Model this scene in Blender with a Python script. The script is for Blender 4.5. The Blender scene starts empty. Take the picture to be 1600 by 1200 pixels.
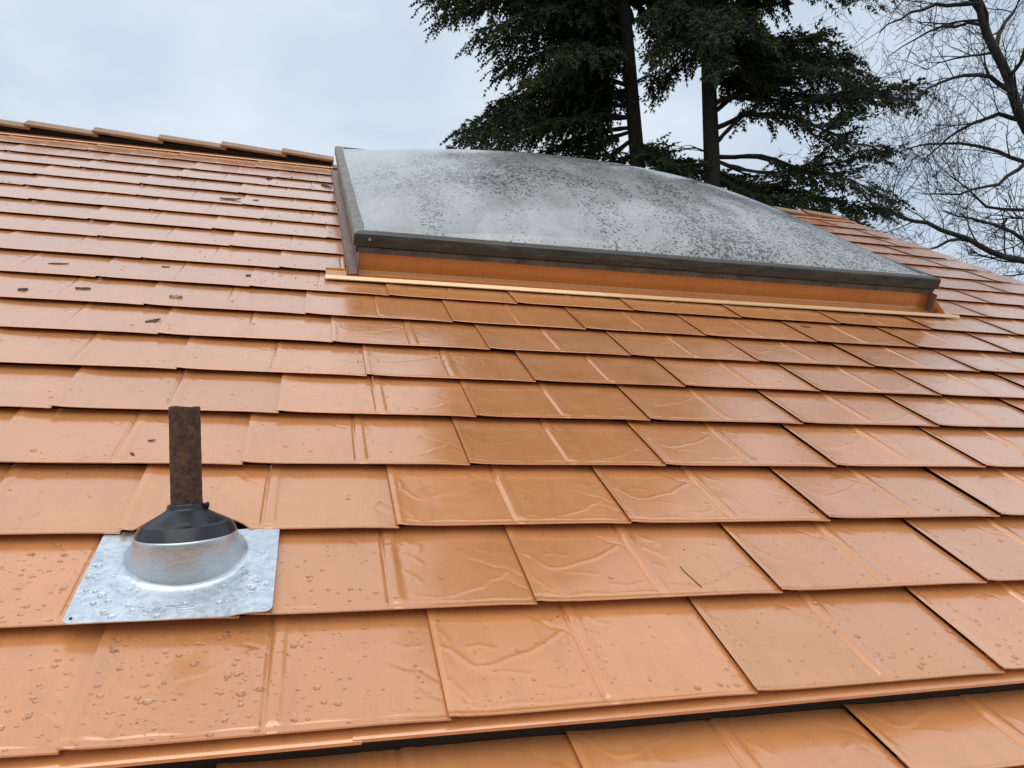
import bpy, bmesh, math, random
import numpy as np
from mathutils import Vector, Matrix

random.seed(7)
rng = np.random.default_rng(7)
SC = bpy.context.scene
COL = SC.collection

# ------------------------------------------------------------------ camera
PITCH = math.radians(30.2)
cp, sp = math.cos(PITCH), math.sin(PITCH)
# roof frame (u along the courses, v up the slope, n out of the roof) -> world
M3 = Matrix(((1, 0, 0), (0, cp, -sp), (0, sp, cp)))
ROOF = M3.to_4x4()
CAM_RIGHT = Vector((0.965031, -0.223745, 0.136578))
CAM_DOWN = Vector((0.03205, -0.4164, -0.908616))
CAM_FWD = Vector((0.260169, 0.88122, -0.394668))
CAM_POS = Vector((0.35287, -0.88498, 1.05975))
FPX = 1165.85
cam_d = bpy.data.cameras.new('camera')
cam_d.sensor_width = 36.0
cam_d.lens = FPX / 1600 * 36.0
cam_d.clip_start = 0.02
cam_d.clip_end = 2000
cam = bpy.data.objects.new('camera', cam_d)
COL.objects.link(cam)
r_, d_, f_ = M3 @ CAM_RIGHT, M3 @ CAM_DOWN, M3 @ CAM_FWD
cw = M3 @ CAM_POS
cam.matrix_world = Matrix(((r_.x, -d_.x, -f_.x, cw.x), (r_.y, -d_.y, -f_.y, cw.y),
                           (r_.z, -d_.z, -f_.z, cw.z), (0, 0, 0, 1)))
SC.camera = cam


def at(x, y, depth):
    """world point seen at photo position x, y and at the given distance ahead of the camera"""
    return cw + (r_ * ((x - 800) / FPX) + d_ * ((y - 600) / FPX) + f_) * depth


# ------------------------------------------------------------------ sky, sun, exposure
SUN_EL, SUN_AZ = math.radians(62), math.radians(200)
world = bpy.data.worlds.new('World')
SC.world = world
world.use_nodes = True
nt = world.node_tree
nt.nodes.clear()
N = nt.nodes.new
out = N('ShaderNodeOutputWorld')
sky = N('ShaderNodeTexSky')
sky.sky_type = 'NISHITA'
sky.sun_disc = False
sky.sun_elevation = SUN_EL
sky.sun_rotation = SUN_AZ
bg_sky = N('ShaderNodeBackground')
bg_sky.inputs['Strength'].default_value = 0.1
nt.links.new(sky.outputs[0], bg_sky.inputs['Color'])
tc = N('ShaderNodeTexCoord')
mp = N('ShaderNodeMapping')
mp.inputs['Scale'].default_value = (1.0, 1.0, 2.2)
no = N('ShaderNodeTexNoise')
no.inputs['Scale'].default_value = 2.3
no.inputs['Detail'].default_value = 5
no.inputs['Roughness'].default_value = 0.5
no.inputs['Distortion'].default_value = 0.4
ramp = N('ShaderNodeValToRGB')
ramp.color_ramp.elements[0].position = 0.33
ramp.color_ramp.elements[0].color = (0.42, 0.50, 0.60, 1)
ramp.color_ramp.elements[1].position = 0.66
ramp.color_ramp.elements[1].color = (0.625, 0.69, 0.755, 1)
bg_cl = N('ShaderNodeBackground')
bg_cl.inputs['Strength'].default_value = 1.0
mix = N('ShaderNodeMixShader')
mix.inputs[0].default_value = 0.94
nt.links.new(tc.outputs['Generated'], mp.inputs[0])
nt.links.new(mp.outputs[0], no.inputs['Vector'])
nt.links.new(no.outputs[0], ramp.inputs[0])
nt.links.new(ramp.outputs[0], bg_cl.inputs['Color'])
nt.links.new(bg_sky.outputs[0], mix.inputs[1])
nt.links.new(bg_cl.outputs[0], mix.inputs[2])
nt.links.new(mix.outputs[0], out.inputs['Surface'])

sun_d = bpy.data.lights.new('sun', 'SUN')
sun_d.energy = 1.3
sun_d.angle = math.radians(70)
sun_d.color = (1.0, 0.97, 0.93)
sun = bpy.data.objects.new('sun', sun_d)
COL.objects.link(sun)
sdir = Vector((math.sin(SUN_AZ) * math.cos(SUN_EL), math.cos(SUN_AZ) * math.cos(SUN_EL), math.sin(SUN_EL)))
sun.rotation_euler = sdir.to_track_quat('Z', 'Y').to_euler()
sun.location = sdir * 40

SC.view_settings.view_transform = 'Standard'
SC.view_settings.look = 'None'
SC.view_settings.exposure = 0.40
SC.view_settings.gamma = 1.0
SC.view_settings.use_curve_mapping = False
SC.cycles.max_bounces = 10
SC.cycles.transmission_bounces = 8


# ------------------------------------------------------------------ helpers
def link(o, parent=None):
    COL.objects.link(o)
    if parent is not None:
        o.parent = parent
    return o


def mesh_obj(name, verts, faces, mat, parent=None, smooth=False, sharp=None):
    me = bpy.data.meshes.new(name)
    me.from_pydata([tuple(map(float, v)) for v in verts], [], [tuple(map(int, f)) for f in faces])
    if smooth:
        me.polygons.foreach_set('use_smooth', [True] * len(me.polygons))
        if sharp:
            me.set_sharp_from_angle(angle=math.radians(sharp))
    me.materials.append(mat)
    me.update()
    return link(bpy.data.objects.new(name, me), parent)


def bm_obj(name, bm, mat, parent=None, smooth=False, sharp=35):
    me = bpy.data.meshes.new(name)
    bmesh.ops.recalc_face_normals(bm, faces=bm.faces)
    bm.to_mesh(me)
    bm.free()
    if smooth:
        me.polygons.foreach_set('use_smooth', [True] * len(me.polygons))
        me.set_sharp_from_angle(angle=math.radians(sharp))
    me.materials.append(mat)
    return link(bpy.data.objects.new(name, me), parent)


def box(bm, x0, x1, y0, y1, z0, z1, bev=0.0):
    vs = [bm.verts.new((x, y, z)) for z in (z0, z1) for x, y in ((x0, y0), (x1, y0), (x1, y1), (x0, y1))]
    fs = [(3, 2, 1, 0), (4, 5, 6, 7), (0, 1, 5, 4), (1, 2, 6, 5), (2, 3, 7, 6), (3, 0, 4, 7)]
    faces = [bm.faces.new([vs[i] for i in f]) for f in fs]
    if bev:
        es = list({e for f in faces for e in f.edges})
        bmesh.ops.bevel(bm, geom=es, offset=bev, segments=2, affect='EDGES', profile=0.6)


def tag(o, label, cat=None, group=None, kind=None):
    if label:
        o['label'] = label
    if cat:
        o['category'] = cat
    if group:
        o['group'] = group
    if kind:
        o['kind'] = kind
    return o


def empty(name, mat4):
    o = bpy.data.objects.new(name, None)
    o.empty_display_size = 0.2
    o.matrix_world = mat4
    COL.objects.link(o)
    return o


def extrude_profile(prof, xa, xb, closed=True, seg=1):
    """profile of (y, z) points swept along x"""
    vs, fs = [], []
    n = len(prof)
    for s in range(seg + 1):
        x = xa + (xb - xa) * s / seg
        vs += [(x, y, z) for y, z in prof]
    for s in range(seg):
        for i in range(n if closed else n - 1):
            j = (i + 1) % n
            fs.append((s * n + i, s * n + j, (s + 1) * n + j, (s + 1) * n + i))
    if closed:
        fs.append(tuple(range(n))[::-1])
        fs.append(tuple(range(seg * n, seg * n + n)))
    return vs, fs


# ------------------------------------------------------------------ materials
def new_mat(name):
    m = bpy.data.materials.new(name)
    m.use_nodes = True
    t = m.node_tree
    return m, t, t.nodes['Principled BSDF']


def add_noise(t, scale, detail=3, rough=0.5, coord='Object', dist=0.0, vscale=None):
    tcn = t.nodes.new('ShaderNodeTexCoord')
    n = t.nodes.new('ShaderNodeTexNoise')
    n.inputs['Scale'].default_value = scale
    n.inputs['Detail'].default_value = detail
    n.inputs['Roughness'].default_value = rough
    n.inputs['Distortion'].default_value = dist
    if coord == 'World':
        g = t.nodes.new('ShaderNodeNewGeometry')
        src = g.outputs['Position']
    else:
        src = tcn.outputs[coord]
    if vscale:
        mpn = t.nodes.new('ShaderNodeMapping')
        mpn.inputs['Scale'].default_value = vscale
        t.links.new(src, mpn.inputs[0])
        src = mpn.outputs[0]
    t.links.new(src, n.inputs['Vector'])
    return n


def add_ramp(t, src, stops):
    r = t.nodes.new('ShaderNodeValToRGB')
    els = r.color_ramp.elements
    while len(els) < len(stops):
        els.new(0.5)
    for e, (p, c) in zip(els, stops):
        e.position = p
        e.color = (*c, 1) if len(c) == 3 else c
    t.links.new(src, r.inputs[0])
    return r


def maprange(t, src, a, b, c, d):
    m = t.nodes.new('ShaderNodeMapRange')
    for i, v in zip((1, 2, 3, 4), (a, b, c, d)):
        m.inputs[i].default_value = v
    t.links.new(src, m.inputs[0])
    return m


def add_bump(t, src, bsdf, strength, distance, prev=None):
    b = t.nodes.new('ShaderNodeBump')
    b.inputs['Strength'].default_value = strength
    b.inputs['Distance'].default_value = distance
    t.links.new(src, b.inputs['Height'])
    if prev:
        t.links.new(prev.outputs[0], b.inputs['Normal'])
    t.links.new(b.outputs[0], bsdf.inputs['Normal'])
    return b


def paint_material(name, c0, c1, rough=(0.24, 0.38), wav=1.0, metal=0.24):
    """factory-painted copper-tan sheet metal: slight oil-canning, faint dust, wet gloss"""
    m, t, b = new_mat(name)
    n1 = add_noise(t, 3.0, 4, 0.6, 'World')
    rmp = add_ramp(t, n1.outputs[0], [(0.3, c0), (0.7, c1)])
    oi = t.nodes.new('ShaderNodeObjectInfo')
    hs = t.nodes.new('ShaderNodeHueSaturation')
    mr = maprange(t, oi.outputs['Random'], 0, 1, 0.93, 1.06)
    t.links.new(mr.outputs[0], hs.inputs['Value'])
    t.links.new(rmp.outputs[0], hs.inputs['Color'])
    # dried dust film, patchy
    n4 = add_noise(t, 14.0, 6, 0.65, 'World', 0.8)
    dust = maprange(t, n4.outputs[0], 0.52, 0.8, 0.0, 0.16)
    mx = t.nodes.new('ShaderNodeMixRGB')
    mx.inputs[2].default_value = (0.42, 0.29, 0.17, 1)
    t.links.new(dust.outputs[0], mx.inputs[0])
    t.links.new(hs.outputs[0], mx.inputs[1])
    run = add_noise(t, 5.0, 6, 0.65, 'World', 0.5, (5.0, 0.9, 0.9))
    rf = maprange(t, run.outputs[0], 0.5, 0.75, 0.0, 0.30)
    my = t.nodes.new('ShaderNodeMixRGB')
    my.inputs[2].default_value = (c0[0] * 0.62, c0[1] * 0.60, c0[2] * 0.62, 1)
    t.links.new(rf.outputs[0], my.inputs[0])
    t.links.new(mx.outputs[0], my.inputs[1])
    t.links.new(my.outputs[0], b.inputs['Base Color'])
    n2 = add_noise(t, 9.0, 5, 0.6, 'World')
    rr = maprange(t, n2.outputs[0], 0.3, 0.7, rough[0], rough[1])
    t.links.new(rr.outputs[0], b.inputs['Roughness'])
    b.inputs['IOR'].default_value = 1.5
    b.inputs['Metallic'].default_value = metal
    b.inputs['Coat Weight'].default_value = 1.0
    b.inputs['Coat Roughness'].default_value = 0.15
    b.inputs['Coat IOR'].default_value = 1.85
    n3 = add_noise(t, 7.0, 2, 0.45, 'World')
    b1 = add_bump(t, n3.outputs[0], b, 0.20 * wav, 0.012)
    n5 = add_noise(t, 420.0, 2, 0.5, 'World')
    add_bump(t, n5.outputs[0], b, 0.05, 0.001, b1)
    return m


MAT_SHINGLE = paint_material('copper_paint', (0.67, 0.272, 0.092), (0.74, 0.306, 0.110))
MAT_TRIM = paint_material('copper_trim_paint', (0.68, 0.275, 0.095), (0.73, 0.305, 0.11), (0.24, 0.36), 0.4)
MAT_CURB = paint_material('curb_flashing_paint', (0.60, 0.215, 0.042), (0.64, 0.24, 0.05), (0.25, 0.35), 0.4, 0.35)
MAT_HEM = paint_material('hem_paint_sky_sheen', (0.68, 0.34, 0.12), (0.72, 0.37, 0.135), (0.22, 0.3), 0.3)  # paler than the curb paint: sky reflection put into the colour

MAT_DECK, t, b = new_mat('underlayment')
b.inputs['Base Color'].default_value = (0.024, 0.015, 0.010, 1)
b.inputs['Roughness'].default_value = 0.85

MAT_CAP, t, b = new_mat('ridge_cap_paint')
n = add_noise(t, 12, 4, 0.6, 'World')
r = add_ramp(t, n.outputs[0], [(0.3, (0.24, 0.125, 0.055)), (0.7, (0.36, 0.20, 0.09))])
t.links.new(r.outputs[0], b.inputs['Base Color'])
b.inputs['Roughness'].default_value = 0.4

MAT_FRAME, t, b = new_mat('bronze_aluminium')
n = add_noise(t, 6, 6, 0.65, 'Object', 0.6, (1, 5, 5))
r = add_ramp(t, n.outputs[0], [(0.32, (0.030, 0.027, 0.021)), (0.55, (0.055, 0.050, 0.040)), (0.8, (0.12, 0.115, 0.10))])
t.links.new(r.outputs[0], b.inputs['Base Color'])
rr = maprange(t, n.outputs[0], 0.3, 0.7, 0.3, 0.55)
t.links.new(rr.outputs[0], b.inputs['Roughness'])

MAT_FRAME_SIDE, t, b = new_mat('weathered_frame')
n = add_noise(t, 16, 8, 0.7, 'Object', 0.8)
r = add_ramp(t, n.outputs[0], [(0.3, (0.10, 0.10, 0.085)), (0.55, (0.20, 0.20, 0.17)), (0.75, (0.34, 0.34, 0.31))])
t.links.new(r.outputs[0], b.inputs['Base Color'])
b.inputs['Roughness'].default_value = 0.6
add_bump(t, n.outputs[0], b, 0.3, 0.004)

MAT_SIDEFLASH, t, b = new_mat('old_side_flashing')
n = add_noise(t, 12, 8, 0.7, 'World', 1.0)
r = add_ramp(t, n.outputs[0], [(0.3, (0.11, 0.055, 0.035)), (0.6, (0.22, 0.115, 0.075)), (0.8, (0.30, 0.18, 0.13))])
t.links.new(r.outputs[0], b.inputs['Base Color'])
b.inputs['Roughness'].default_value = 0.38
add_bump(t, n.outputs[0], b, 0.25, 0.004)

MAT_SCREW, t, b = new_mat('zinc_screw')
b.inputs['Base Color'].default_value = (0.55, 0.55, 0.53, 1)
b.inputs['Metallic'].default_value = 0.8
b.inputs['Roughness'].default_value = 0.4

# skylight dome: weathered acrylic with algae specks and rain-washed streaks
MAT_DOME, t, b = new_mat('acrylic_dome')
tcd = t.nodes.new('ShaderNodeTexCoord')


def vor(scale, feat='F1'):
    v = t.nodes.new('ShaderNodeTexVoronoi')
    v.feature = feat
    v.inputs['Scale'].default_value = scale
    t.links.new(tcd.outputs['Object'], v.inputs['Vector'])
    return v


def math_node(op, a, b_):
    m_ = t.nodes.new('ShaderNodeMath')
    m_.operation = op
    for i, s in enumerate((a, b_)):
        if isinstance(s, (int, float)):
            m_.inputs[i].default_value = s
        else:
            t.links.new(s, m_.inputs[i])
    return m_.outputs[0]


patch = add_noise(t, 0.9, 4, 0.55, 'Object', 0.9)
streak = add_noise(t, 2.6, 5, 0.6, 'Object', 0.4, (1.6, 0.22, 0.22))
dens = math_node('ADD', math_node('MULTIPLY', patch.outputs[0], 0.62), math_node('MULTIPLY', streak.outputs[0], 0.48))
sepo = t.nodes.new('ShaderNodeSeparateXYZ')
t.links.new(tcd.outputs['Object'], sepo.inputs[0])
# rain keeps the lower margin and the left end cleaner
clean = math_node('MULTIPLY', maprange(t, sepo.outputs[1], 0.0, 1.3, 0.84, 1.0).outputs[0], maprange(t, sepo.outputs[0], 0.0, 0.8, 0.80, 1.0).outputs[0])
dens = math_node('MULTIPLY', dens, clean)
spots = []
for sc_, lo, gain in ((34, 0.37, 3.6), (54, 0.345, 5.2), (86, 0.345, 6.0)):
    v = vor(sc_)
    sep = t.nodes.new('ShaderNodeSeparateColor')
    t.links.new(v.outputs['Color'], sep.inputs[0])
    # only some cells carry a speck and specks differ in size
    thr = math_node('MULTIPLY', math_node('SUBTRACT', dens, lo), gain)
    thr = math_node('MULTIPLY', math_node('MULTIPLY', thr, sep.outputs[0]), sep.outputs[1])
    hit = maprange(t, math_node('SUBTRACT', thr, v.outputs['Distance']), -0.05, 0.11, 0.0, 0.85)
    spots.append(hit.outputs[0])
sp_all = math_node('MAXIMUM', math_node('MAXIMUM', spots[0], spots[1]), spots[2])
film = add_noise(t, 5, 7, 0.68, 'Object', 1.0, (1.0, 0.5, 1))
base = add_ramp(t, film.outputs[0], [(0.28, (0.29, 0.295, 0.29)), (0.5, (0.37, 0.375, 0.37)), (0.75, (0.46, 0.465, 0.46))])
film2 = maprange(t, dens, 0.46, 0.70, 0.0, 0.45)
grime = t.nodes.new('ShaderNodeMixRGB')
grime.inputs[2].default_value = (0.16, 0.165, 0.16, 1)
t.links.new(film2.outputs[0], grime.inputs[0])
t.links.new(base.outputs[0], grime.inputs[1])
mx = t.nodes.new('ShaderNodeMixRGB')
mx.inputs[2].default_value = (0.06, 0.061, 0.058, 1)
t.links.new(sp_all, mx.inputs[0])
t.links.new(grime.outputs[0], mx.inputs[1])
t.links.new(mx.outputs[0], b.inputs['Base Color'])
rr = maprange(t, film.outputs[0], 0.3, 0.7, 0.06, 0.18)
t.links.new(rr.outputs[0], b.inputs['Roughness'])
b.inputs['IOR'].default_value = 1.49
add_bump(t, sp_all, b, 0.25, 0.003)

# galvanised steel
MAT_GALV, t, b = new_mat('galvanised_steel')
tcg = t.nodes.new('ShaderNodeTexCoord')
v = t.nodes.new('ShaderNodeTexVoronoi')
v.inputs['Scale'].default_value = 95
t.links.new(tcg.outputs['Object'], v.inputs['Vector'])
n = add_noise(t, 55, 5, 0.7, 'Object')
sepg = t.nodes.new('ShaderNodeSeparateColor')
t.links.new(v.outputs['Color'], sepg.inputs[0])
mxg = t.nodes.new('ShaderNodeMixRGB')
mxg.inputs[0].default_value = 0.6
t.links.new(sepg.outputs[0], mxg.inputs[1])
t.links.new(n.outputs[0], mxg.inputs[2])
r = add_ramp(t, mxg.outputs[0], [(0.2, (0.60, 0.65, 0.69)), (0.8, (0.78, 0.83, 0.87))])
t.links.new(r.outputs[0], b.inputs['Base Color'])
b.inputs['Metallic'].default_value = 0.85
rr = maprange(t, mxg.outputs[0], 0.2, 0.8, 0.30, 0.46)
t.links.new(rr.outputs[0], b.inputs['Roughness'])

MAT_CONE, t, b = new_mat('spun_galvanised_cone')
n = add_noise(t, 60, 4, 0.6, 'Object', 0.0, (1, 1, 6))
r = add_ramp(t, n.outputs[0], [(0.3, (0.50, 0.53, 0.55)), (0.7, (0.66, 0.69, 0.71))])
t.links.new(r.outputs[0], b.inputs['Base Color'])
b.inputs['Metallic'].default_value = 0.7
rr = maprange(t, n.outputs[0], 0.3, 0.7, 0.30, 0.42)
t.links.new(rr.outputs[0], b.inputs['Roughness'])

MAT_RUBBER, t, b = new_mat('black_rubber')
n = add_noise(t, 30, 4, 0.6, 'Object')
r = add_ramp(t, n.outputs[0], [(0.3, (0.010, 0.011, 0.013)), (0.7, (0.022, 0.024, 0.027))])
t.links.new(r.outputs[0], b.inputs['Base Color'])
rr = maprange(t, n.outputs[0], 0.3, 0.7, 0.22, 0.36)
t.links.new(rr.outputs[0], b.inputs['Roughness'])

MAT_IRON, t, b = new_mat('rusty_iron')
n = add_noise(t, 55, 8, 0.72, 'Object', 0.5)
r = add_ramp(t, n.outputs[0], [(0.30, (0.022, 0.012, 0.008)), (0.46, (0.065, 0.032, 0.017)), (0.60, (0.13, 0.058, 0.027)), (0.75, (0.20, 0.095, 0.045))])
t.links.new(r.outputs[0], b.inputs['Base Color'])
b.inputs['Roughness'].default_value = 0.75
nb = add_noise(t, 160, 5, 0.7, 'Object', 0.3, (1, 1, 0.7))
add_bump(t, nb.outputs[0], b, 1.0, 0.007)

MAT_WATER, t, b = new_mat('rain_water')
b.inputs['Base Color'].default_value = (1, 1, 1, 1)
b.inputs['Roughness'].default_value = 0.02
b.inputs['IOR'].default_value = 1.33
b.inputs['Transmission Weight'].default_value = 1.0


def plain(name, c0, c1, scale, rough=0.8, coord='World'):
    m, t_, b_ = new_mat(name)
    n_ = add_noise(t_, scale, 5, 0.6, coord)
    r_2 = add_ramp(t_, n_.outputs[0], [(0.3, c0), (0.7, c1)])
    t_.links.new(r_2.outputs[0], b_.inputs['Base Color'])
    b_.inputs['Roughness'].default_value = rough
    return m


MAT_BARK = plain('fir_bark', (0.012, 0.010, 0.009), (0.034, 0.028, 0.023), 14, 0.9)
MAT_BARE = plain('bare_bark', (0.016, 0.014, 0.013), (0.038, 0.032, 0.028), 9, 0.85)
MAT_NEEDLE = plain('fir_needles', (0.016, 0.034, 0.013), (0.062, 0.094, 0.034), 3.2, 0.75)
MAT_NEEDLE2 = plain('fir_needles_bluish', (0.016, 0.033, 0.014), (0.060, 0.088, 0.034), 2.7, 0.75)
for m_ in (MAT_NEEDLE, MAT_NEEDLE2):
    m_.node_tree.nodes['Principled BSDF'].inputs['Specular IOR Level'].default_value = 0.15
MAT_DEBRIS = plain('dead_bark', (0.045, 0.022, 0.014), (0.11, 0.06, 0.04), 90, 0.7)
MAT_DEBRIS_PALE = plain('pale_husk', (0.22, 0.13, 0.09), (0.34, 0.22, 0.16), 120, 0.7)
MAT_WALL = plain('painted_siding', (0.35, 0.33, 0.29), (0.40, 0.38, 0.34), 4, 0.7)
MAT_GROUND = plain('grass_ground', (0.04, 0.06, 0.02), (0.08, 0.09, 0.04), 0.8, 0.9)

# ------------------------------------------------------------------ ground and house body
GZ = -4.6
bm = bmesh.new()
bmesh.ops.create_grid(bm, x_segments=8, y_segments=8, size=600)
g = bm_obj('ground', bm, MAT_GROUND)
g.location = (0, 0, GZ)
tag(g, 'mown grass ground around the house', None, None, 'structure')

UL, UR, VR = -4.6, 5.86, 6.16          # left end, rake edge and ridge of the main slope
house = empty('house', Matrix.Translation((0.6, 3.0, GZ)))
tag(house, 'house with copper-tan metal shingle roof filling the lower two thirds', 'house')


def under(o, parent):
    o.parent = parent
    o.matrix_parent_inverse = parent.matrix_world.inverted()
    return o


bpy.context.view_layer.update()
# main roof deck (front slope), in the roof frame
bm = bmesh.new()
box(bm, UL, UR - 0.03, 0.05, VR, -0.09, -0.032)
deck = bm_obj('main_roof', bm, MAT_DECK)
deck.matrix_world = ROOF
under(deck, house)
tag(deck, 'steep copper-tan slope of overlapping stamped metal shingles')
# rear slope and walls close the volume
ry, rz = VR * cp, VR * sp
bm = bmesh.new()
vs = [(UL, ry, rz - 0.006), (UR, ry, rz - 0.006), (UR, ry + 5.4, rz - 3.14), (UL, ry + 5.4, rz - 3.14)]
vs = [bm.verts.new(v_) for v_ in vs] + [bm.verts.new((v_[0], v_[1], v_[2] - 0.07)) for v_ in vs]
for f in ((0, 1, 2, 3), (7, 6, 5, 4), (0, 4, 5, 1), (1, 5, 6, 2), (2, 6, 7, 3), (3, 7, 4, 0)):
    bm.faces.new([vs[i] for i in f])
under(bm_obj('rear_roof', bm, MAT_TRIM), house)
bm = bmesh.new()
ring = [(0.10, -0.16), (0.10, GZ), (ry + 5.0, GZ), (ry + 5.0, rz - 3.1), (ry, rz - 0.15)]
va = [bm.verts.new((UL + 0.3, y, z)) for y, z in ring]
vb = [bm.verts.new((UR - 0.3, y, z)) for y, z in ring]
bm.faces.new(va)
bm.faces.new(vb[::-1])
for i in range(5):
    bm.faces.new((va[i], vb[i], vb[(i + 1) % 5], va[(i + 1) % 5]))
under(bm_obj('wall', bm, MAT_WALL), house)

# ------------------------------------------------------------------ stamped shingle panels
PW, PH = 0.61, 0.305
ZB, ZT = 0.001, -0.0230                   # height of the lower and the covered upper end
XS = 0.0056                             # left end rides over the neighbour


def crackset(seed, warp):
    """relief of the two stamped slates of one panel: polylines with height and width"""
    q = random.Random(seed)
    A = []

    def add(pts, h, s, x0):
        A.append(([(x0 + PW / 2 * (x + q.uniform(-warp, warp)), PH * (y + q.uniform(-warp, warp))) for x, y in pts], h, s))
    L = 0.0
    add([(.04, .63), (.10, .58), (.17, .47), (.22, .42), (.33, .44), (.45, .50), (.60, .55), (.70, .62), (.83, .70), (.87, .74)], 0.0016, 0.0050, L)
    add([(.66, .99), (.70, .93), (.77, .88), (.80, .81), (.88, .77), (.95, .70)], -0.0016, 0.0052, L)
    add([(.20, .62), (.28, .64), (.36, .61)], 0.0009, 0.006, L)
    add([(.30, .38), (.42, .36), (.55, .33)], 0.0007, 0.006, L)
    add([(.04, .80), (.08, .70), (.07, .60)], 0.0012, 0.006, L)
    add([(.02, .30), (.06, .22), (.13, .13)], 0.0009, 0.006, L)
    add([(.62, .18), (.74, .15), (.86, .20)], 0.0008, 0.007, L)
    add([(.08, .09), (.2, .055), (.4, .07), (.6, .05), (.8, .075), (.96, .06)], 0.0011, 0.0055, L)
    Rr = PW / 2
    add([(.10, .93), (.16, .84), (.24, .80), (.22, .72)], 0.0012, 0.007, Rr)
    add([(.09, .70), (.18, .62), (.23, .55)], 0.0011, 0.006, Rr)
    add([(.09, .45), (.15, .38), (.19, .30)], 0.0010, 0.006, Rr)
    add([(.12, .14), (.28, .10), (.42, .13), (.52, .17), (.63, .22), (.70, .30), (.80, .34), (.86, .42)], 0.0014, 0.0052, Rr)
    add([(.60, .58), (.68, .55), (.77, .47), (.86, .44), (.96, .33)], -0.0013, 0.0052, Rr)
    add([(.70, .72), (.80, .68), (.90, .70)], 0.0008, 0.006, Rr)
    add([(.84, .30), (.90, .22), (.97, .18)], -0.0010, 0.006, Rr)
    add([(.12, .06), (.3, .075), (.5, .05), (.7, .07), (.93, .055)], 0.0010, 0.0055, Rr)
    return A


def base_z(x, y):
    """panel surface without the cracks; x, y numpy arrays in panel space"""
    z = ZB - (ZB - ZT) * np.clip(y, 0, PH) / PH
    z = z + XS * np.exp(-np.clip(x, -0.01, 1) / 0.055) - 0.0032 * np.exp(-((x - PW) / 0.06) ** 2)
    # rolled lip along the lower edge
    z = z + 0.0008 * np.exp(-((y - 0.002) / 0.0035) ** 2) - 0.0006 * np.exp(-((y - 0.014) / 0.006) ** 2)
    end = 1 / (1 + np.exp(-(y - 0.020) / 0.0045))          # the false joint stops short of the hem
    # false joint in the middle: narrow groove, then a flat raised band
    c = PW / 2
    z = z - end * 0.0032 * np.exp(-((x - (c - 0.014)) / 0.0038) ** 2)
    z = z + end * 0.0028 / (1 + np.exp(-(x - (c - 0.008)) / 0.0014)) / (1 + np.exp((x - (c + 0.015)) / 0.0028))
    # raised hook along the left edge
    z = z + 0.0010 * np.exp(-((x - 0.006) / 0.007) ** 2)
    return z


def axis(lo, hi, step, fine):
    pts = {round(lo, 4), round(hi, 4)}
    k = lo
    while k < hi:
        pts.add(round(k, 4))
        k += step
    for c, w, s in fine:
        k = c - w
        while k <= c + w:
            if lo < k < hi:
                pts.add(round(k, 4))
            k += s
    out_ = sorted(pts)
    res = [out_[0]]
    for v_ in out_[1:]:
        if v_ - res[-1] > 0.0011:
            res.append(v_)
    res[-1] = hi
    return np.array(res)


LAP = -0.003


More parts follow.
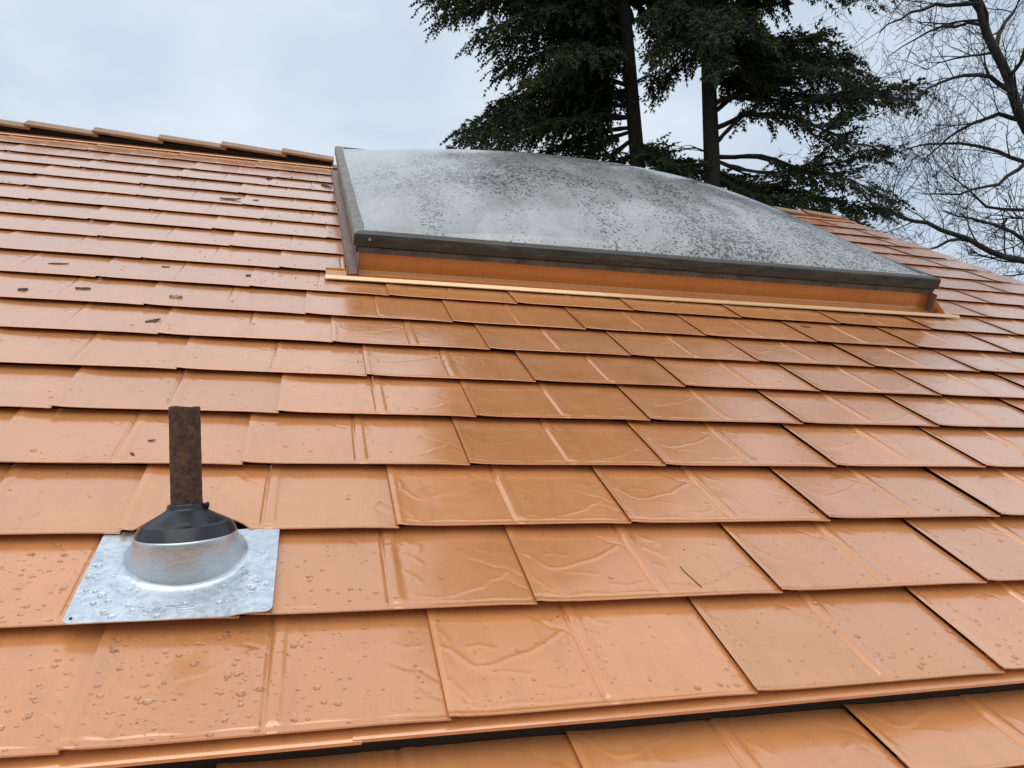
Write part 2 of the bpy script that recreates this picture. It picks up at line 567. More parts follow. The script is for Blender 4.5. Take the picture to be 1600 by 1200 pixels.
def panel_mesh(name, xa=0.0, xb=PW, step=0.006, seed=1, ybot=None, ytop=PH + 0.03, dents=1.0):
    xb = xb + LAP if xb >= PW else xb
    xa = xa - 0.007 if xa == 0.0 else xa
    xs = axis(xa, xb, step, [(PW / 2, 0.024, 0.0022), (0.006, 0.012, 0.003), (PW - 0.010, 0.012, 0.003)])
    ys = axis(0.0, ytop, step, [(0.008, 0.014, 0.0022)])
    X, Y = np.meshgrid(xs, ys)
    if ybot is not None:
        yb = np.array([ybot(x) for x in xs])[None, :]
        Y = yb + Y * (ytop - yb) / ytop
    Z = base_z(X, Y)
    for pts, h, s in crackset(seed, 0.010):
        d2 = np.full(X.shape, 1e9)
        for (x0, y0), (x1, y1) in zip(pts[:-1], pts[1:]):
            dx, dy = x1 - x0, y1 - y0
            tt = np.clip(((X - x0) * dx + (Y - y0) * dy) / (dx * dx + dy * dy), 0, 1)
            d2 = np.minimum(d2, (X - x0 - tt * dx) ** 2 + (Y - y0 - tt * dy) ** 2)
        Z = Z + 0.52 * h * np.exp(-d2 / (s * s * 0.62))
    q = random.Random(seed * 31)
    for _ in range(int(6 * dents)):                       # soft dents from handling
        cx, cy = q.uniform(0, PW), q.uniform(0, PH)
        w, h = q.uniform(0.03, 0.10), q.uniform(-0.0007, 0.0006)
        Z = Z + h * np.exp(-((X - cx) ** 2 + (1.6 * (Y - cy)) ** 2) / (w * w))
    nx, ny = len(xs), len(ys)
    rows = [np.stack([X[j], Y[j], Z[j]], 1) for j in range(ny)]
    y0 = Y[0]
    z0 = Z[0]
    x0 = X[0]
    # hem: rounded nose, front face, return underneath
    front = [np.stack([x0, y0 + 0.050, z0 - 0.0080], 1), np.stack([x0, y0 + 0.0060, z0 - 0.0050], 1),
             np.stack([x0, y0 - 0.0004, z0 - 0.0040], 1), np.stack([x0, y0 - 0.0012, z0 - 0.0014], 1)]
    rows = front + rows
    V = np.concatenate(rows)
    nr = len(rows)
    F = []
    for j in range(nr - 1):
        for i in range(nx - 1):
            a = j * nx + i
            F.append((a, a + 1, a + nx + 1, a + nx))
    # turned-down ends
    off = len(V)
    left = [(xa + 0.0008, Y[j][0], Z[j][0] - 0.0011) for j in range(ny)]
    right = [(xb + 0.0008, Y[j][-1], Z[j][-1] - 0.0030) for j in range(ny)]
    under_ = [(xa + 0.034, Y[j][0], Z[j][0] - 0.0032) for j in range(ny)]
    V = np.concatenate([V, np.array(left), np.array(right), np.array(under_)])
    for j in range(ny - 1):
        a, c_ = (j + 4) * nx, (j + 5) * nx
        F.append((a, c_, off + j + 1, off + j))
        F.append((off + j, off + j + 1, off + 2 * ny + j + 1, off + 2 * ny + j))
        a, c_ = a + nx - 1, c_ + nx - 1
        F.append((c_, a, off + ny + j, off + ny + j + 1))
    me = bpy.data.meshes.new(name)
    me.from_pydata(V.tolist(), [], F)
    me.polygons.foreach_set('use_smooth', [True] * len(me.polygons))
    me.set_sharp_from_angle(angle=math.radians(50))
    me.materials.append(MAT_SHINGLE)
    return me


ROW_V = [0.045, 0.329, 0.619, 0.915, 1.220, 1.519, 1.819, 2.122, 2.439, 2.765, 3.099, 3.428,
         3.768, 4.12, 4.478, 4.85, 5.21, 5.57, 5.93]
ROW_OFF = [0.0, 0.235, -0.039, 0.191, -0.345, -0.068, -0.178, -0.282, -0.527,
           0.191, -0.069, -0.194, 0.038, -0.098, -0.154, 0.015, 0.057, -0.129]
VENT = (0.108, 0.530)                    # centre of the vent cone on the roof
HI = [panel_mesh('shingle_panel', seed=s, step=0.0045) for s in (1, 2, 3)]
LO = [panel_mesh('shingle_panel_far', seed=s, step=0.016) for s in (4, 5)]
SKY_U0, SKY_U1, SKY_V0, SKY_V1 = 0.50, 4.10, 2.74, 5.80
LEFT_VIS = [-0.55, -0.65, -0.75, -0.85, -1.0, -1.1, -1.2, -1.3, -1.5, -1.6, -1.7, -1.85, -2.0, -2.1, -2.3, -2.4, -2.6, -2.7]


def flat(k):
    """step height shrunk on the upper courses to thin their shadow bands"""
    return 1.0 if k <= 2 else max(0.55, 1.0 - 0.065 * (k - 2))


def put_panel(me, parent, u, v, dv, jig=1.0, fz=1.0):
    o = bpy.data.objects.new('shingle', me)
    COL.objects.link(o)
    o.parent = parent
    o.location = (u + random.gauss(0, 0.0010) * jig, v + random.gauss(0, 0.0015) * jig, random.uniform(0, 0.0012))
    o.scale = (1, dv / PH, fz)
    o.rotation_euler = (random.gauss(0, 0.0026) * jig, random.gauss(0, 0.0009) * jig, random.gauss(0, 0.0010) * jig)
    return o


def notch(u0, v0, dv):
    def f(x):
        dx = u0 + x - VENT[0]
        rr_ = 0.146
        if abs(dx) >= rr_:
            return 0.0
        top = VENT[1] + 0.01 + math.sqrt(rr_ * rr_ - dx * dx)
        return max(0.0, (top - v0) / dv * PH)
    return f


PLACED = []
for k in range(18):
    v0, dv = ROW_V[k], ROW_V[k + 1] - ROW_V[k]
    i = math.floor((LEFT_VIS[k] - 0.9 - ROW_OFF[k]) / PW)
    while True:
        u0 = ROW_OFF[k] + i * PW
        i += 1
        if u0 > UR - 0.05:
            break
        u1 = u0 + PW
        PLACED.append((k, u0, v0, dv))
        spans = [(0.0, PW)]
        if v0 + dv * 0.8 > SKY_V0 and v0 < SKY_V1 - 0.05:      # the skylight interrupts the course
            spans = []
            if u0 < SKY_U0 - 0.02:
                spans.append((0.0, min(PW, SKY_U0 - u0)))
            if u1 > SKY_U1 + 0.02:
                spans.append((max(0.0, SKY_U1 - u0), PW))
        for xa, xb in spans:
            if u0 + xb > UR:
                xb = UR - u0
            whole = xa == 0.0 and xb == PW
            if k == 2 and abs(u0 + PW / 2 - VENT[0]) < PW / 2 + 0.15:
                me = panel_mesh('shingle_panel_notched', seed=6 + i, ybot=notch(u0, v0, dv))
            elif whole:
                me = random.choice(HI if k <= 9 else LO)
            else:
                me = panel_mesh('shingle_panel_cut', xa, xb, seed=3, step=0.016)
            o = put_panel(me, deck, u0, v0, dv, 1.0, flat(k))
            if not whole:
                o.rotation_euler = (0, 0, 0)


def surf(u, v):
    """height of the shingle surface above the roof plane"""
    k = 0
    while k < 17 and ROW_V[k + 1] - 0.0015 <= v:
        k += 1
    x = (u - ROW_OFF[k]) % PW
    y = (v - ROW_V[k]) / (ROW_V[k + 1] - ROW_V[k]) * PH
    return float(base_z(np.array(x), np.array(y))) * flat(k), k, x, y


# starter strips under the first course: two overlapping lengths with a folded nose
prof = [(0.11, 0.004), (0.006, 0.008), (0.0, 0.007), (-0.0015, 0.001), (0.001, -0.001), (0.012, -0.0015), (0.012, 0.0), (0.11, -0.002)]
for ua, ub, dz in ((-1.9, 0.455, 0.0), (0.44, 3.2, 0.0025), (3.18, UR, 0.0)):
    vs, fs = extrude_profile(prof, ua, ub, True, 12)
    vs = [(x, y + 0.028 + 0.0012 * math.sin(x * 3 + ua), z + dz - 0.024 + 0.0010 * math.sin(x * 5.1)) for x, y, z in vs]
    mesh_obj('starter_strip', vs, fs, MAT_TRIM, deck, True, 30)

# ridge: closure strip under the vented gap, then overlapping caps
vs, fs = extrude_profile([(5.97, -0.022), (5.935, -0.004), (5.940, 0.002), (5.99, 0.000), (6.13, -0.012), (6.13, -0.022)], UL, SKY_U0 - 0.02, True, 4)
mesh_obj('ridge_closure', vs, fs, MAT_SHINGLE, deck)
vs, fs = extrude_profile([(5.97, -0.022), (5.935, -0.004), (5.940, 0.002), (5.99, 0.000), (6.13, -0.012), (6.13, -0.022)], SKY_U0 + 0.03, UR - 0.02, True, 4)
mesh_obj('ridge_closure', vs, fs, MAT_SHINGLE, deck)


for ua, ub in ((UL, SKY_U0 - 0.03), (SKY_U0 + 0.04, UR - 0.03)):  # dark blocks added under the caps: hide the sky, keep the gap black
    bm = bmesh.new()
    box(bm, ua, ub, 6.095, 6.2, -0.03, 0.034 if ua < 0 else 0.012)
    bm_obj('ridge_gap_block', bm, MAT_DECK, deck)


def cap_mesh():
    """bent cap: lower right end tucks under the next, left end stands proud"""
    L, n = 0.53, 5
    vs, fs = [], []
    for s in range(n + 1):
        x = L * s / n
        lift = 0.030 * (1 - x / L)
        z = 0.046 + lift
        ring_ = [(x, -0.110, z - 0.020), (x, -0.112, z - 0.002), (x, -0.105, z), (x, 0.0, z + 0.012), (x, 0.13, z - 0.095),
                 (x, 0.127, z - 0.102), (x, 0.0, z + 0.002), (x, -0.101, z - 0.008), (x, -0.103, z - 0.020)]
        vs += ring_
    m_ = 9
    for s in range(n):
        for i_ in range(m_):
            j_ = (i_ + 1) % m_
            fs.append((s * m_ + i_, (s + 1) * m_ + i_, (s + 1) * m_ + j_, s * m_ + j_))
    fs.append(tuple(range(m_)))
    fs.append(tuple(range(n * m_, n * m_ + m_))[::-1])
    me = bpy.data.meshes.new('ridge_cap')
    me.from_pydata(vs, [], fs)
    me.materials.append(MAT_CAP)
    return me


CAP = cap_mesh()
u = 0.045
caps = [0.045 + 0.49 * j for j in range(-8, 1)] + [0.56 + 0.49 * j for j in range(0, 10)] + [5.33]
for u in caps:
    o = bpy.data.objects.new('ridge_cap', CAP)
    link(o, deck)
    o.location = (u, 6.17, random.uniform(-0.003, 0.003) - (0.045 if u > 0.5 else 0))
    o.rotation_euler = (0, random.gauss(0, 0.004), random.gauss(0, 0.004))
    if 0 < u < 0.5:
        o.scale = (0.83, 1, 1)

# lower, flatter roof that tucks in under the first course
LP = math.radians(23)
lc, ls = math.cos(LP), math.sin(LP)
org = M3 @ Vector((0, 0.10, -0.062))
LOW = Matrix(((1, 0, 0, 0), (0, lc, -ls, org.y), (0, ls, lc, org.z), (0, 0, 0, 1)))
bm = bmesh.new()
box(bm, UL, UR + 0.4, -2.6, 0.06, -0.10, -0.032)
low = bm_obj('lower_roof', bm, MAT_DECK)
low.matrix_world = LOW
under(low, house)
tag(low, 'flatter copper-tan roof emerging below the dark gap at the bottom edge')
for k, offu in enumerate((0.13, -0.12, 0.2, 0.05)):
    v0 = -0.25 - 0.305 * k
    for i in range(-2, 7):
        put_panel(random.choice(HI), low, offu + 0.52 * 0 + i * PW + 0.10, v0, 0.305)

# ------------------------------------------------------------------ skylight
SKR = math.radians(0.9)
sk_m = ROOF @ Matrix.Translation((0.53, 2.735, 0.0)) @ Matrix.Rotation(SKR, 4, 'Z')
skylight = empty('skylight', sk_m)
tag(skylight, 'big domed skylight with speckled grey acrylic dome and dark bronze frame', 'skylight')
SW, SD = 3.50, 3.02                      # outside width and depth of the frame
FT, FB = 0.205, 0.105                    # top and bottom of the bronze frame above the roof
# curb clad in bright copper-coloured flashing
bm = bmesh.new()
box(bm, 0.025, SW - 0.02, 0.022, 0.052, -0.03, FB + 0.02)
bm_obj('curb_front', bm, MAT_CURB, skylight)
bm = bmesh.new()
box(bm, 0.03, SW - 0.03, 0.0535, SD - 0.03, -0.03, FB + 0.015)
bm_obj('curb', bm, MAT_SIDEFLASH, skylight)
# apron flashing: flat skirt over the course below, cove at the curb, folded hem with sky sheen in its colour
prof = [(0.021, 0.030), (0.016, 0.018), (0.004, 0.0140), (-0.075, 0.0165), (-0.100, 0.0175), (-0.100, 0.0155), (-0.075, 0.0145), (0.004, 0.0120), (0.0212, 0.012)]
prof = [(y, z - 0.012) for y, z in prof]
vs, fs = extrude_profile(prof, -0.125, SW + 0.12, True, 24)
vs = [(x, y, z + 0.0012 * math.sin(x * 2.3 + 1)) for x, y, z in vs]
mesh_obj('apron_flashing', vs, fs, MAT_CURB, skylight, True, 40)
prof = [(-0.0900, 0.0300), (-0.0930, 0.0388), (-0.0975, 0.0395), (-0.1180, 0.0290), (-0.1195, 0.0250), (-0.1010, 0.0240)]
vs, fs = extrude_profile(prof, -0.13, SW + 0.125, True, 24)
vs = [(x, y, z - 0.023 + 0.0012 * math.sin(x * 2.3 + 1)) for x, y, z in vs]
mesh_obj('apron_hem', vs, fs, MAT_HEM, skylight)
# side flashings: upstand, sloping flange, turned edge
for sx, x0 in ((-1, 0.03), (1, SW - 0.03)):
    pr = [(0.0, FB + 0.012), (sx * 0.004, FB + 0.012), (sx * 0.006, 0.018), (sx * 0.050, 0.010), (sx * 0.053, 0.018), (sx * 0.056, 0.014),
          (sx * 0.055, -0.012), (0.0, -0.020)]
    vs, fs = [], []
    n = len(pr)
    ys_ = [-0.04 + (SD + 0.0) * s / 20 for s in range(21)]
    for y in ys_:
        vs += [(x0 + a + 0.0015 * math.sin(y * 9), y, z) for a, z in pr]
    for s in range(20):
        for i in range(n):
            j = (i + 1) % n
            fs.append((s * n + i, s * n + j, (s + 1) * n + j, (s + 1) * n + i))
    fs.append(tuple(range(n)))
    fs.append(tuple(range(20 * n, 21 * n))[::-1])
    mesh_obj('side_flashing', vs, fs, MAT_SIDEFLASH, skylight, True, 25)
# folded corner wing at the right end of the apron
vs = [(SW - 0.021, 0.020, 0.115), (SW - 0.021, 0.020, 0.001), (SW + 0.075, -0.055, 0.001), (SW - 0.017, 0.022, 0.115), (SW - 0.017, 0.024, 0.001), (SW + 0.078, -0.052, 0.001)]
mesh_obj('corner_wing', vs, [(0, 1, 2), (5, 4, 3), (0, 3, 4, 1), (1, 4, 5, 2), (2, 5, 3, 0)], MAT_CURB, skylight)

# retaining frame: mitred extruded section on four sides
sec = [(0.062, FT - 0.006), (0.052, FT + 0.004), (0.014, FT + 0.002), (0.004, FT - 0.004), (0.0, FT - 0.014), (0.001, FT - 0.062), (0.010, FT - 0.064),
       (0.012, FT - 0.068), (0.014, FB + 0.002), (0.020, FB), (0.062, FB + 0.002)]


def frame_side(name, a, b_, mat, nseg=16):
    """a, b_: outer corners; inward direction is to the left of a->b"""
    a, b_ = Vector(a), Vector(b_)
    d = (b_ - a)
    L = d.length
    d.normalize()
    inn = Vector((-d.y, d.x))
    vs, fs = [], []
    n = len(sec)
    for s in range(nseg + 1):
        for o_, z in sec:
            t0, t1 = o_, L - o_
            p = a + d * (t0 + (t1 - t0) * s / nseg) + inn * (o_ + 0.0012 * math.sin(s * 1.9))
            vs.append((p.x, p.y, z + 0.001 * math.sin(s * 1.3)))
    for s in range(nseg):
        for i in range(n):
            j = (i + 1) % n
            fs.append((s * n + i, (s + 1) * n + i, (s + 1) * n + j, s * n + j))
    fs.append(tuple(range(n)))
    fs.append(tuple(range(nseg * n, nseg * n + n))[::-1])
    return mesh_obj(name, vs, fs, mat, skylight, True, 28)


frame_side('frame_front', (0, 0), (SW, 0), MAT_FRAME)
frame_side('frame_side', (SW, 0), (SW, SD), MAT_FRAME)
frame_side('frame_rear', (SW, SD), (0, SD), MAT_FRAME)
frame_side('frame_side', (0, SD), (0, 0), MAT_FRAME_SIDE)
# screws along the front
for x, z in [(0.075, FT - 0.028), (0.98, FT - 0.038), (1.95, FT - 0.038), (2.9, FT - 0.038), (SW - 0.10, FT - 0.034), (0.12, FB + 0.018)]:
    bm = bmesh.new()
    bmesh.ops.create_cone(bm, cap_ends=True, segments=12, radius1=0.0075, radius2=0.0055, depth=0.006, matrix=Matrix.Translation((x, -0.002 if z > FB + 0.02 else 0.011, z)) @ Matrix.Rotation(math.pi / 2, 4, 'X'))
    bm_obj('screw', bm, MAT_SCREW if x < 0.1 else MAT_FRAME, skylight)
for x in (0.42, 1.28, 2.05, 2.75, 3.36):
    bm = bmesh.new()
    bmesh.ops.create_cone(bm, cap_ends=True, segments=6, radius1=0.007, radius2=0.006, depth=0.009, matrix=Matrix.Translation((x, -0.045, 0.0075)))
    bmesh.ops.create_cone(bm, cap_ends=True, segments=12, radius1=0.011, radius2=0.010, depth=0.002, matrix=Matrix.Translation((x, -0.045, 0.0035)))
    bm_obj('flashing_screw', bm, MAT_SCREW, skylight)
# drip lip under the front rail, stained paler than the rail above it, in three butted lengths
MAT_LIP = plain('stained_lip', (0.045, 0.040, 0.032), (0.15, 0.145, 0.125), 9, 0.55, 'Object')
for xa, xb in ((0.02, 1.72), (1.722, 2.74), (2.742, SW - 0.02)):
    bm = bmesh.new()
    box(bm, xa, xb, 0.0085, 0.0118, FB + 0.001, FT - 0.070, 0.0012)
    bm_obj('drip_lip', bm, MAT_LIP, skylight)
# smeared sealant where the dome meets the frame
MAT_SEAL = plain('old_sealant', (0.30, 0.30, 0.28), (0.52, 0.52, 0.50), 30, 0.7, 'Object')
for name, along, n_ in (('side_sealant', 'y', 170), ('front_sealant', 'x', 190)):
    q = random.Random(n_)
    vs, fs = [], []
    for i in range(n_ + 1):
        s_ = i / n_
        wa, wb = q.uniform(0.002, 0.012), q.uniform(0.004, 0.014)
        if along == 'x':
            wa, wb = wa * 0.35, wb * 0.5
            p0, p1 = (0.05 + (SW - 0.1) * s_, 0.060 - wa), (0.05 + (SW - 0.1) * s_, 0.062 + wb)
        else:
            p0, p1 = (0.058 - wa, 0.055 + (SD - 0.11) * s_), (0.062 + wb, 0.055 + (SD - 0.11) * s_)
        mid = ((p0[0] + p1[0]) / 2, (p0[1] + p1[1]) / 2)
        hz = q.uniform(0.004, 0.008)
        vs += [(*p0, FT - 0.004), (*mid, FT + hz), (*p1, FT - 0.002)]
    for i in range(n_):
        for j in range(2):
            k = i * 3 + j
            fs.append((k, k + 1, k + 4, k + 3))
    mesh_obj(name, vs, fs, MAT_SEAL, skylight, True)
# blown acrylic dome: flat margin, soft shoulders, full crown
DX0, DX1, DY0, DY1 = 0.045, SW - 0.045, 0.045, SD - 0.045
DH = 0.265
nx, ny = 110, 90
vs, fs = [], []
for j in range(ny + 1):
    for i in range(nx + 1):
        s, q = i / nx, j / ny
        a, c_ = 2 * s - 1, 2 * q - 1
        fa = max(0.0, 1 - abs(a) ** 2.1)
        fc = max(0.0, 1 - abs(c_) ** 2.1)
        h = DH * (fa * fc) ** 0.72
        vs.append((DX0 + (DX1 - DX0) * s, DY0 + (DY1 - DY0) * q, FT - 0.004 + h))
for j in range(ny):
    for i in range(nx):
        k = j * (nx + 1) + i
        fs.append((k, k + 1, k + nx + 2, k + nx + 1))
mesh_obj('dome', vs, fs, MAT_DOME, skylight, True)

# ------------------------------------------------------------------ plumbing vent
vent_m = ROOF @ Matrix.Translation((VENT[0], VENT[1], 0.0))
flash = empty('vent_flashing', vent_m)
tag(flash, 'galvanised steel vent flashing with black rubber boot lying on the shingles', 'vent flashing')
UP = M3.transposed() @ Vector((0, 0, 1))
PA = Vector((0.000, 0.021, 0.110))       # pipe axis, in the flashing's own frame
PB = Vector((-0.014, 0.124, 0.290))
AX = (PB - PA).normalized()


def plate_z(u, v):
    """the sheet lies across two courses"""
    return 0.0125 - 0.066 * (v + 0.212) + 0.0085 / (1 + math.exp(-(u - 0.119) / 0.007))


# base plate: rounded rectangle with a round hole blended into the cone foot
pu0, pu1, pv0, pv1, cr = -0.182, 0.186, -0.214, 0.098, 0.016
RC = 0.118
n = 96
inner, outer = [], []
for i in range(n):
    a = 2 * math.pi * i / n
    dx, dy = math.cos(a), math.sin(a)
    inner.append((RC * dx, RC * dy))
    tx = (pu1 if dx > 0 else pu0) / dx if abs(dx) > 1e-6 else 1e9
    ty = (pv1 if dy > 0 else pv0) / dy if abs(dy) > 1e-6 else 1e9
    tt = min(tx, ty)
    x, y = tt * dx, tt * dy
    outer.append([x, y])
# exact rounded outline sampled by angle
def rr_out(a):
    dx, dy = math.cos(a), math.sin(a)
    lo, hi = 0.0, 0.5
    for _ in range(40):
        m_ = (lo + hi) / 2
        x, y = m_ * dx, m_ * dy
        cx = min(max(x, pu0 + cr), pu1 - cr)
        cy = min(max(y, pv0 + cr), pv1 - cr)
        if (x - cx) ** 2 + (y - cy) ** 2 < cr * cr:
            lo = m_
        else:
            hi = m_
    return lo * dx, lo * dy


angs = sorted({round(2 * math.pi * i / 96, 5) for i in range(96)} |
              {round((math.atan2(y + dy, x + dx)) % (2 * math.pi), 5) for x in (pu0, pu1) for y in (pv0, pv1)
               for dx in (-0.0, 0.008 * (1 if x < 0 else -1), 0.016 * (1 if x < 0 else -1)) for dy in (0.0, 0.008 * (1 if y < 0 else -1), 0.016 * (1 if y < 0 else -1))})
vs, fs = [], []
rings = [0.0, 0.015, 0.03, 0.05, 0.08, 0.11, 0.16, 0.3, 0.5, 0.75, 1.0]
n = len(angs)
for s in rings:
    for a in angs:
        ox, oy = rr_out(a)
        ix, iy = RC * math.cos(a), RC * math.sin(a)
        x, y = ix + (ox - ix) * s, iy + (oy - iy) * s
        rad = max(0.0, math.hypot(x, y) - RC)
        z = plate_z(x, y) + 0.0095 * math.exp(-(rad / 0.0055) ** 1.0) + 0.0006 * math.sin(x * 40) * math.cos(y * 33)
        vs.append((x, y, z))
for a in range(n):
    x, y, z = vs[(len(rings) - 1) * n + a]
    vs.append((x, y, z - 0.0022))
for s in range(len(rings)):
    for i in range(n):
        j = (i + 1) % n
        fs.append((s * n + i, (s + 1) * n + i, (s + 1) * n + j, s * n + j))
plate = mesh_obj('base_plate', vs, fs, MAT_GALV, flash, True, 50)
# maker's stamp: row of slanted pressed strokes near the front edge
bm = bmesh.new()
for x, y, l, ang in [(-0.046, -0.188, 0.010, 0.9), (-0.040, -0.190, 0.008, -0.9), (-0.032, -0.184, 0.018, -0.25), (-0.027, -0.184, 0.018, -0.25), (-0.022, -0.184, 0.017, -0.25),
                     (-0.016, -0.188, 0.011, -0.25), (-0.011, -0.188, 0.010, -0.25), (0.004, -0.176, 0.030, 1.57), (0.024, -0.182, 0.036, 1.57), (0.030, -0.189, 0.026, 1.57)]:
    mt = Matrix.Translation((x, y, plate_z(x, y) + 0.0006)) @ Matrix.Rotation(ang, 4, 'Z')
    vv = [bm.verts.new(mt @ Vector(c_)) for c_ in ((-0.0007, -l / 2, 0), (0.0007, -l / 2, 0), (0.0007, l / 2, 0), (-0.0007, l / 2, 0), (0, -l / 2, 0.0012), (0, l / 2, 0.0012))]
    for f in ((0, 4, 5, 3), (4, 1, 2, 5), (0, 1, 4), (2, 3, 5)):
        bm.faces.new([vv[i] for i in f])
bm_obj('embossed_stamp', bm, MAT_GALV, plate)
# nail hole in the lower left corner
bm = bmesh.new()
bmesh.ops.create_cone(bm, cap_ends=True, segments=14, radius1=0.0028, radius2=0.0028, depth=0.0012, matrix=Matrix.Translation((pu0 + 0.013, pv0 + 0.014, plate_z(0, pv0 + 0.014) + 0.0006)))
bm_obj('nail_hole', bm, MAT_DECK, plate)


def loft(name, specs, mat, parent, nseg=64, smooth=45, seat=False):
    """rings given as (centre, normal blend 0 = roof normal .. 1 = pipe axis, radius)"""
    vs, fs = [], []
    for c_, w, r0 in specs:
        nn = (Vector((0, 0, 1)) * (1 - w) + AX * w).normalized()
        ux = Vector((1, 0, 0))
        ux = (ux - nn * ux.dot(nn)).normalized()
        uy = nn.cross(ux)
        for i in range(nseg):
            a = 2 * math.pi * i / nseg
            p = Vector(c_) + ux * (r0 * math.cos(a)) + uy * (r0 * math.sin(a))
            if seat:
                p.z += (plate_z(p.x, p.y) - z0) * (1 - w)
            vs.append(p)
    for s in range(len(specs) - 1):
        for i in range(nseg):
            j = (i + 1) % nseg
            fs.append((s * nseg + i, s * nseg + j, (s + 1) * nseg + j, (s + 1) * nseg + i))
    return mesh_obj(name, vs, fs, mat, parent, True, smooth)


z0 = plate_z(0, 0)
loft('cone', [((0, 0, z0 + 0.0090), 0, RC + 0.001), ((0, -0.001, z0 + 0.012), 0.03, RC - 0.002), ((0, -0.003, z0 + 0.019), 0.10, RC - 0.005), ((0.001, -0.006, z0 + 0.035), 0.32, RC - 0.010),
              ((0.002, -0.009, z0 + 0.050), 0.54, RC - 0.0145), ((0.003, -0.012, z0 + 0.064), 0.72, RC - 0.018), ((0.003, -0.012, z0 + 0.067), 0.74, RC - 0.021), ((0.003, -0.011, z0 + 0.067), 0.75, RC - 0.032)], MAT_CONE, flash, 64, 60, True)
bc = Vector((0.003, -0.012, z0 + 0.063))
boot = loft('rubber_boot', [(bc, 0.74, 0.090), (bc + AX * 0.001, 0.74, 0.0985), (bc + AX * 0.005, 0.76, 0.0995), (bc + AX * 0.014, 0.8, 0.0950), (bc + AX * 0.024, 0.88, 0.0885), (bc + AX * 0.0255, 0.89, 0.0840),
                            (bc + AX * 0.029, 0.9, 0.0790), (bc + AX * 0.037, 0.96, 0.064), (bc + AX * 0.045, 1.0, 0.050), (bc + AX * 0.049, 1.0, 0.0435), (bc + AX * 0.0515, 1.0, 0.0395),
                            (bc + AX * 0.054, 1.0, 0.0375), (bc + AX * 0.061, 1.0, 0.0365), (bc + AX * 0.063, 1.0, 0.035), (bc + AX * 0.059, 1.0, 0.030)], MAT_RUBBER, flash, 64, 24)
bm = bmesh.new()
ax_m = Matrix.Translation(bc + AX * 0.058 + Vector((0.041, -0.004, 0.002))) @ Matrix.Rotation(0.3, 4, 'Y')
bmesh.ops.create_uvsphere(bm, u_segments=10, v_segments=8, radius=0.0075, matrix=ax_m @ Matrix.Diagonal((0.8, 0.7, 1.5, 1)))
bm_obj('pull_tab', bm, MAT_RUBBER, boot, True, 80)

# iron pipe
pipe = empty('vent_pipe', vent_m)
tag(pipe, 'short rusty brown iron vent pipe rising through the black rubber boot', 'pipe')
vs, fs = [], []
seg, rows_ = 40, 46
ux = Vector((1, 0, 0))
ux = (ux - AX * ux.dot(AX)).normalized()
uy = AX.cross(ux)
start = PA - AX * 0.09
L = (PB - start).length
R0 = 0.0312
prof = [(L * s / rows_, R0) for s in range(rows_ + 1)] + [(L + 0.0008, R0 - 0.0015), (L + 0.0008, R0 - 0.005), (L - 0.05, R0 - 0.0055)]
for k, (h, r0) in enumerate(prof):
    for i in range(seg):
        a = 2 * math.pi * i / seg
        w = 0.0009 * (random.random() - 0.5)
        if L - 0.035 < h <= L and k <= rows_:
            w += 0.0005 * math.sin(h * 2400)          # traces of old thread
        p = start + AX * (h + (0.002 * math.sin(a * 2) * (1 if h > L - 0.004 else 0))) + (ux * math.cos(a) + uy * math.sin(a)) * (r0 + w)
        vs.append(p)
for k in range(len(prof) - 1):
    for i in range(seg):
        j = (i + 1) % seg
        fs.append((k * seg + i, k * seg + j, (k + 1) * seg + j, (k + 1) * seg + i))
mesh_obj('pipe_wall', vs, fs, MAT_IRON, pipe, True, 50)

# ------------------------------------------------------------------ rain drops
def drop_verts(rad, asp, hgt, ang):
    """flattened bead, a little longer and fuller on its lower side"""
    n = 10
    vs = []
    for lev, (rs, zz) in enumerate(((1.0, -0.55), (1.0, 0.08), (0.86, 0.55), (0.52, 0.90))):
        for i in range(n):
            a = 2 * math.pi * i / n
            x, y = math.cos(a), math.sin(a)
            y *= asp * (1.12 if y < 0 else 0.92)
            x, y = x * math.cos(ang) - y * math.sin(ang), x * math.sin(ang) + y * math.cos(ang)
            vs.append((rad * rs * x, rad * rs * y - rad * 0.10 * zz, hgt * rad * zz))
    vs.append((0, -rad * 0.10, hgt * rad))
    fs = []
    for lv in range(3):
        for i in range(n):
            j = (i + 1) % n
            fs.append((lv * n + i, lv * n + j, (lv + 1) * n + j, (lv + 1) * n + i))
    for i in range(n):
        fs.append((3 * n + i, 3 * n + (i + 1) % n, 4 * n))
    fs.append(tuple(range(n))[::-1])
    return vs, fs


DV, DF = [], []


def add_drop(u, v, z, rad, tilt=None):
    asp = random.uniform(0.62, 1.05)
    vs, fs = drop_verts(rad, asp, random.uniform(0.42, 0.6), random.gauss(0, 0.35))
    o = len(DV)
    for x, y, h in vs:
        DV.append((u + x, v + y, z + h - 0.0003))
    DF.extend(tuple(i + o for i in f) for f in fs)


def try_drop(u, v, rad):
    if SKY_U0 - 0.06 < u < SKY_U1 and v > 2.60:
        return
    if VENT[0] + pu0 - 0.004 < u < VENT[0] + pu1 + 0.004 and VENT[1] + pv0 - 0.004 < v < 0.625:
        return
    if math.hypot(u - VENT[0], v - VENT[1]) < 0.16:
        return
    z, k, x, y = surf(u, v)
    if y < 0.006 or y > PH - 0.012 or x < 0.012 or x > PW - 0.02:
        return
    add_drop(u, v, z + 0.0006, rad)


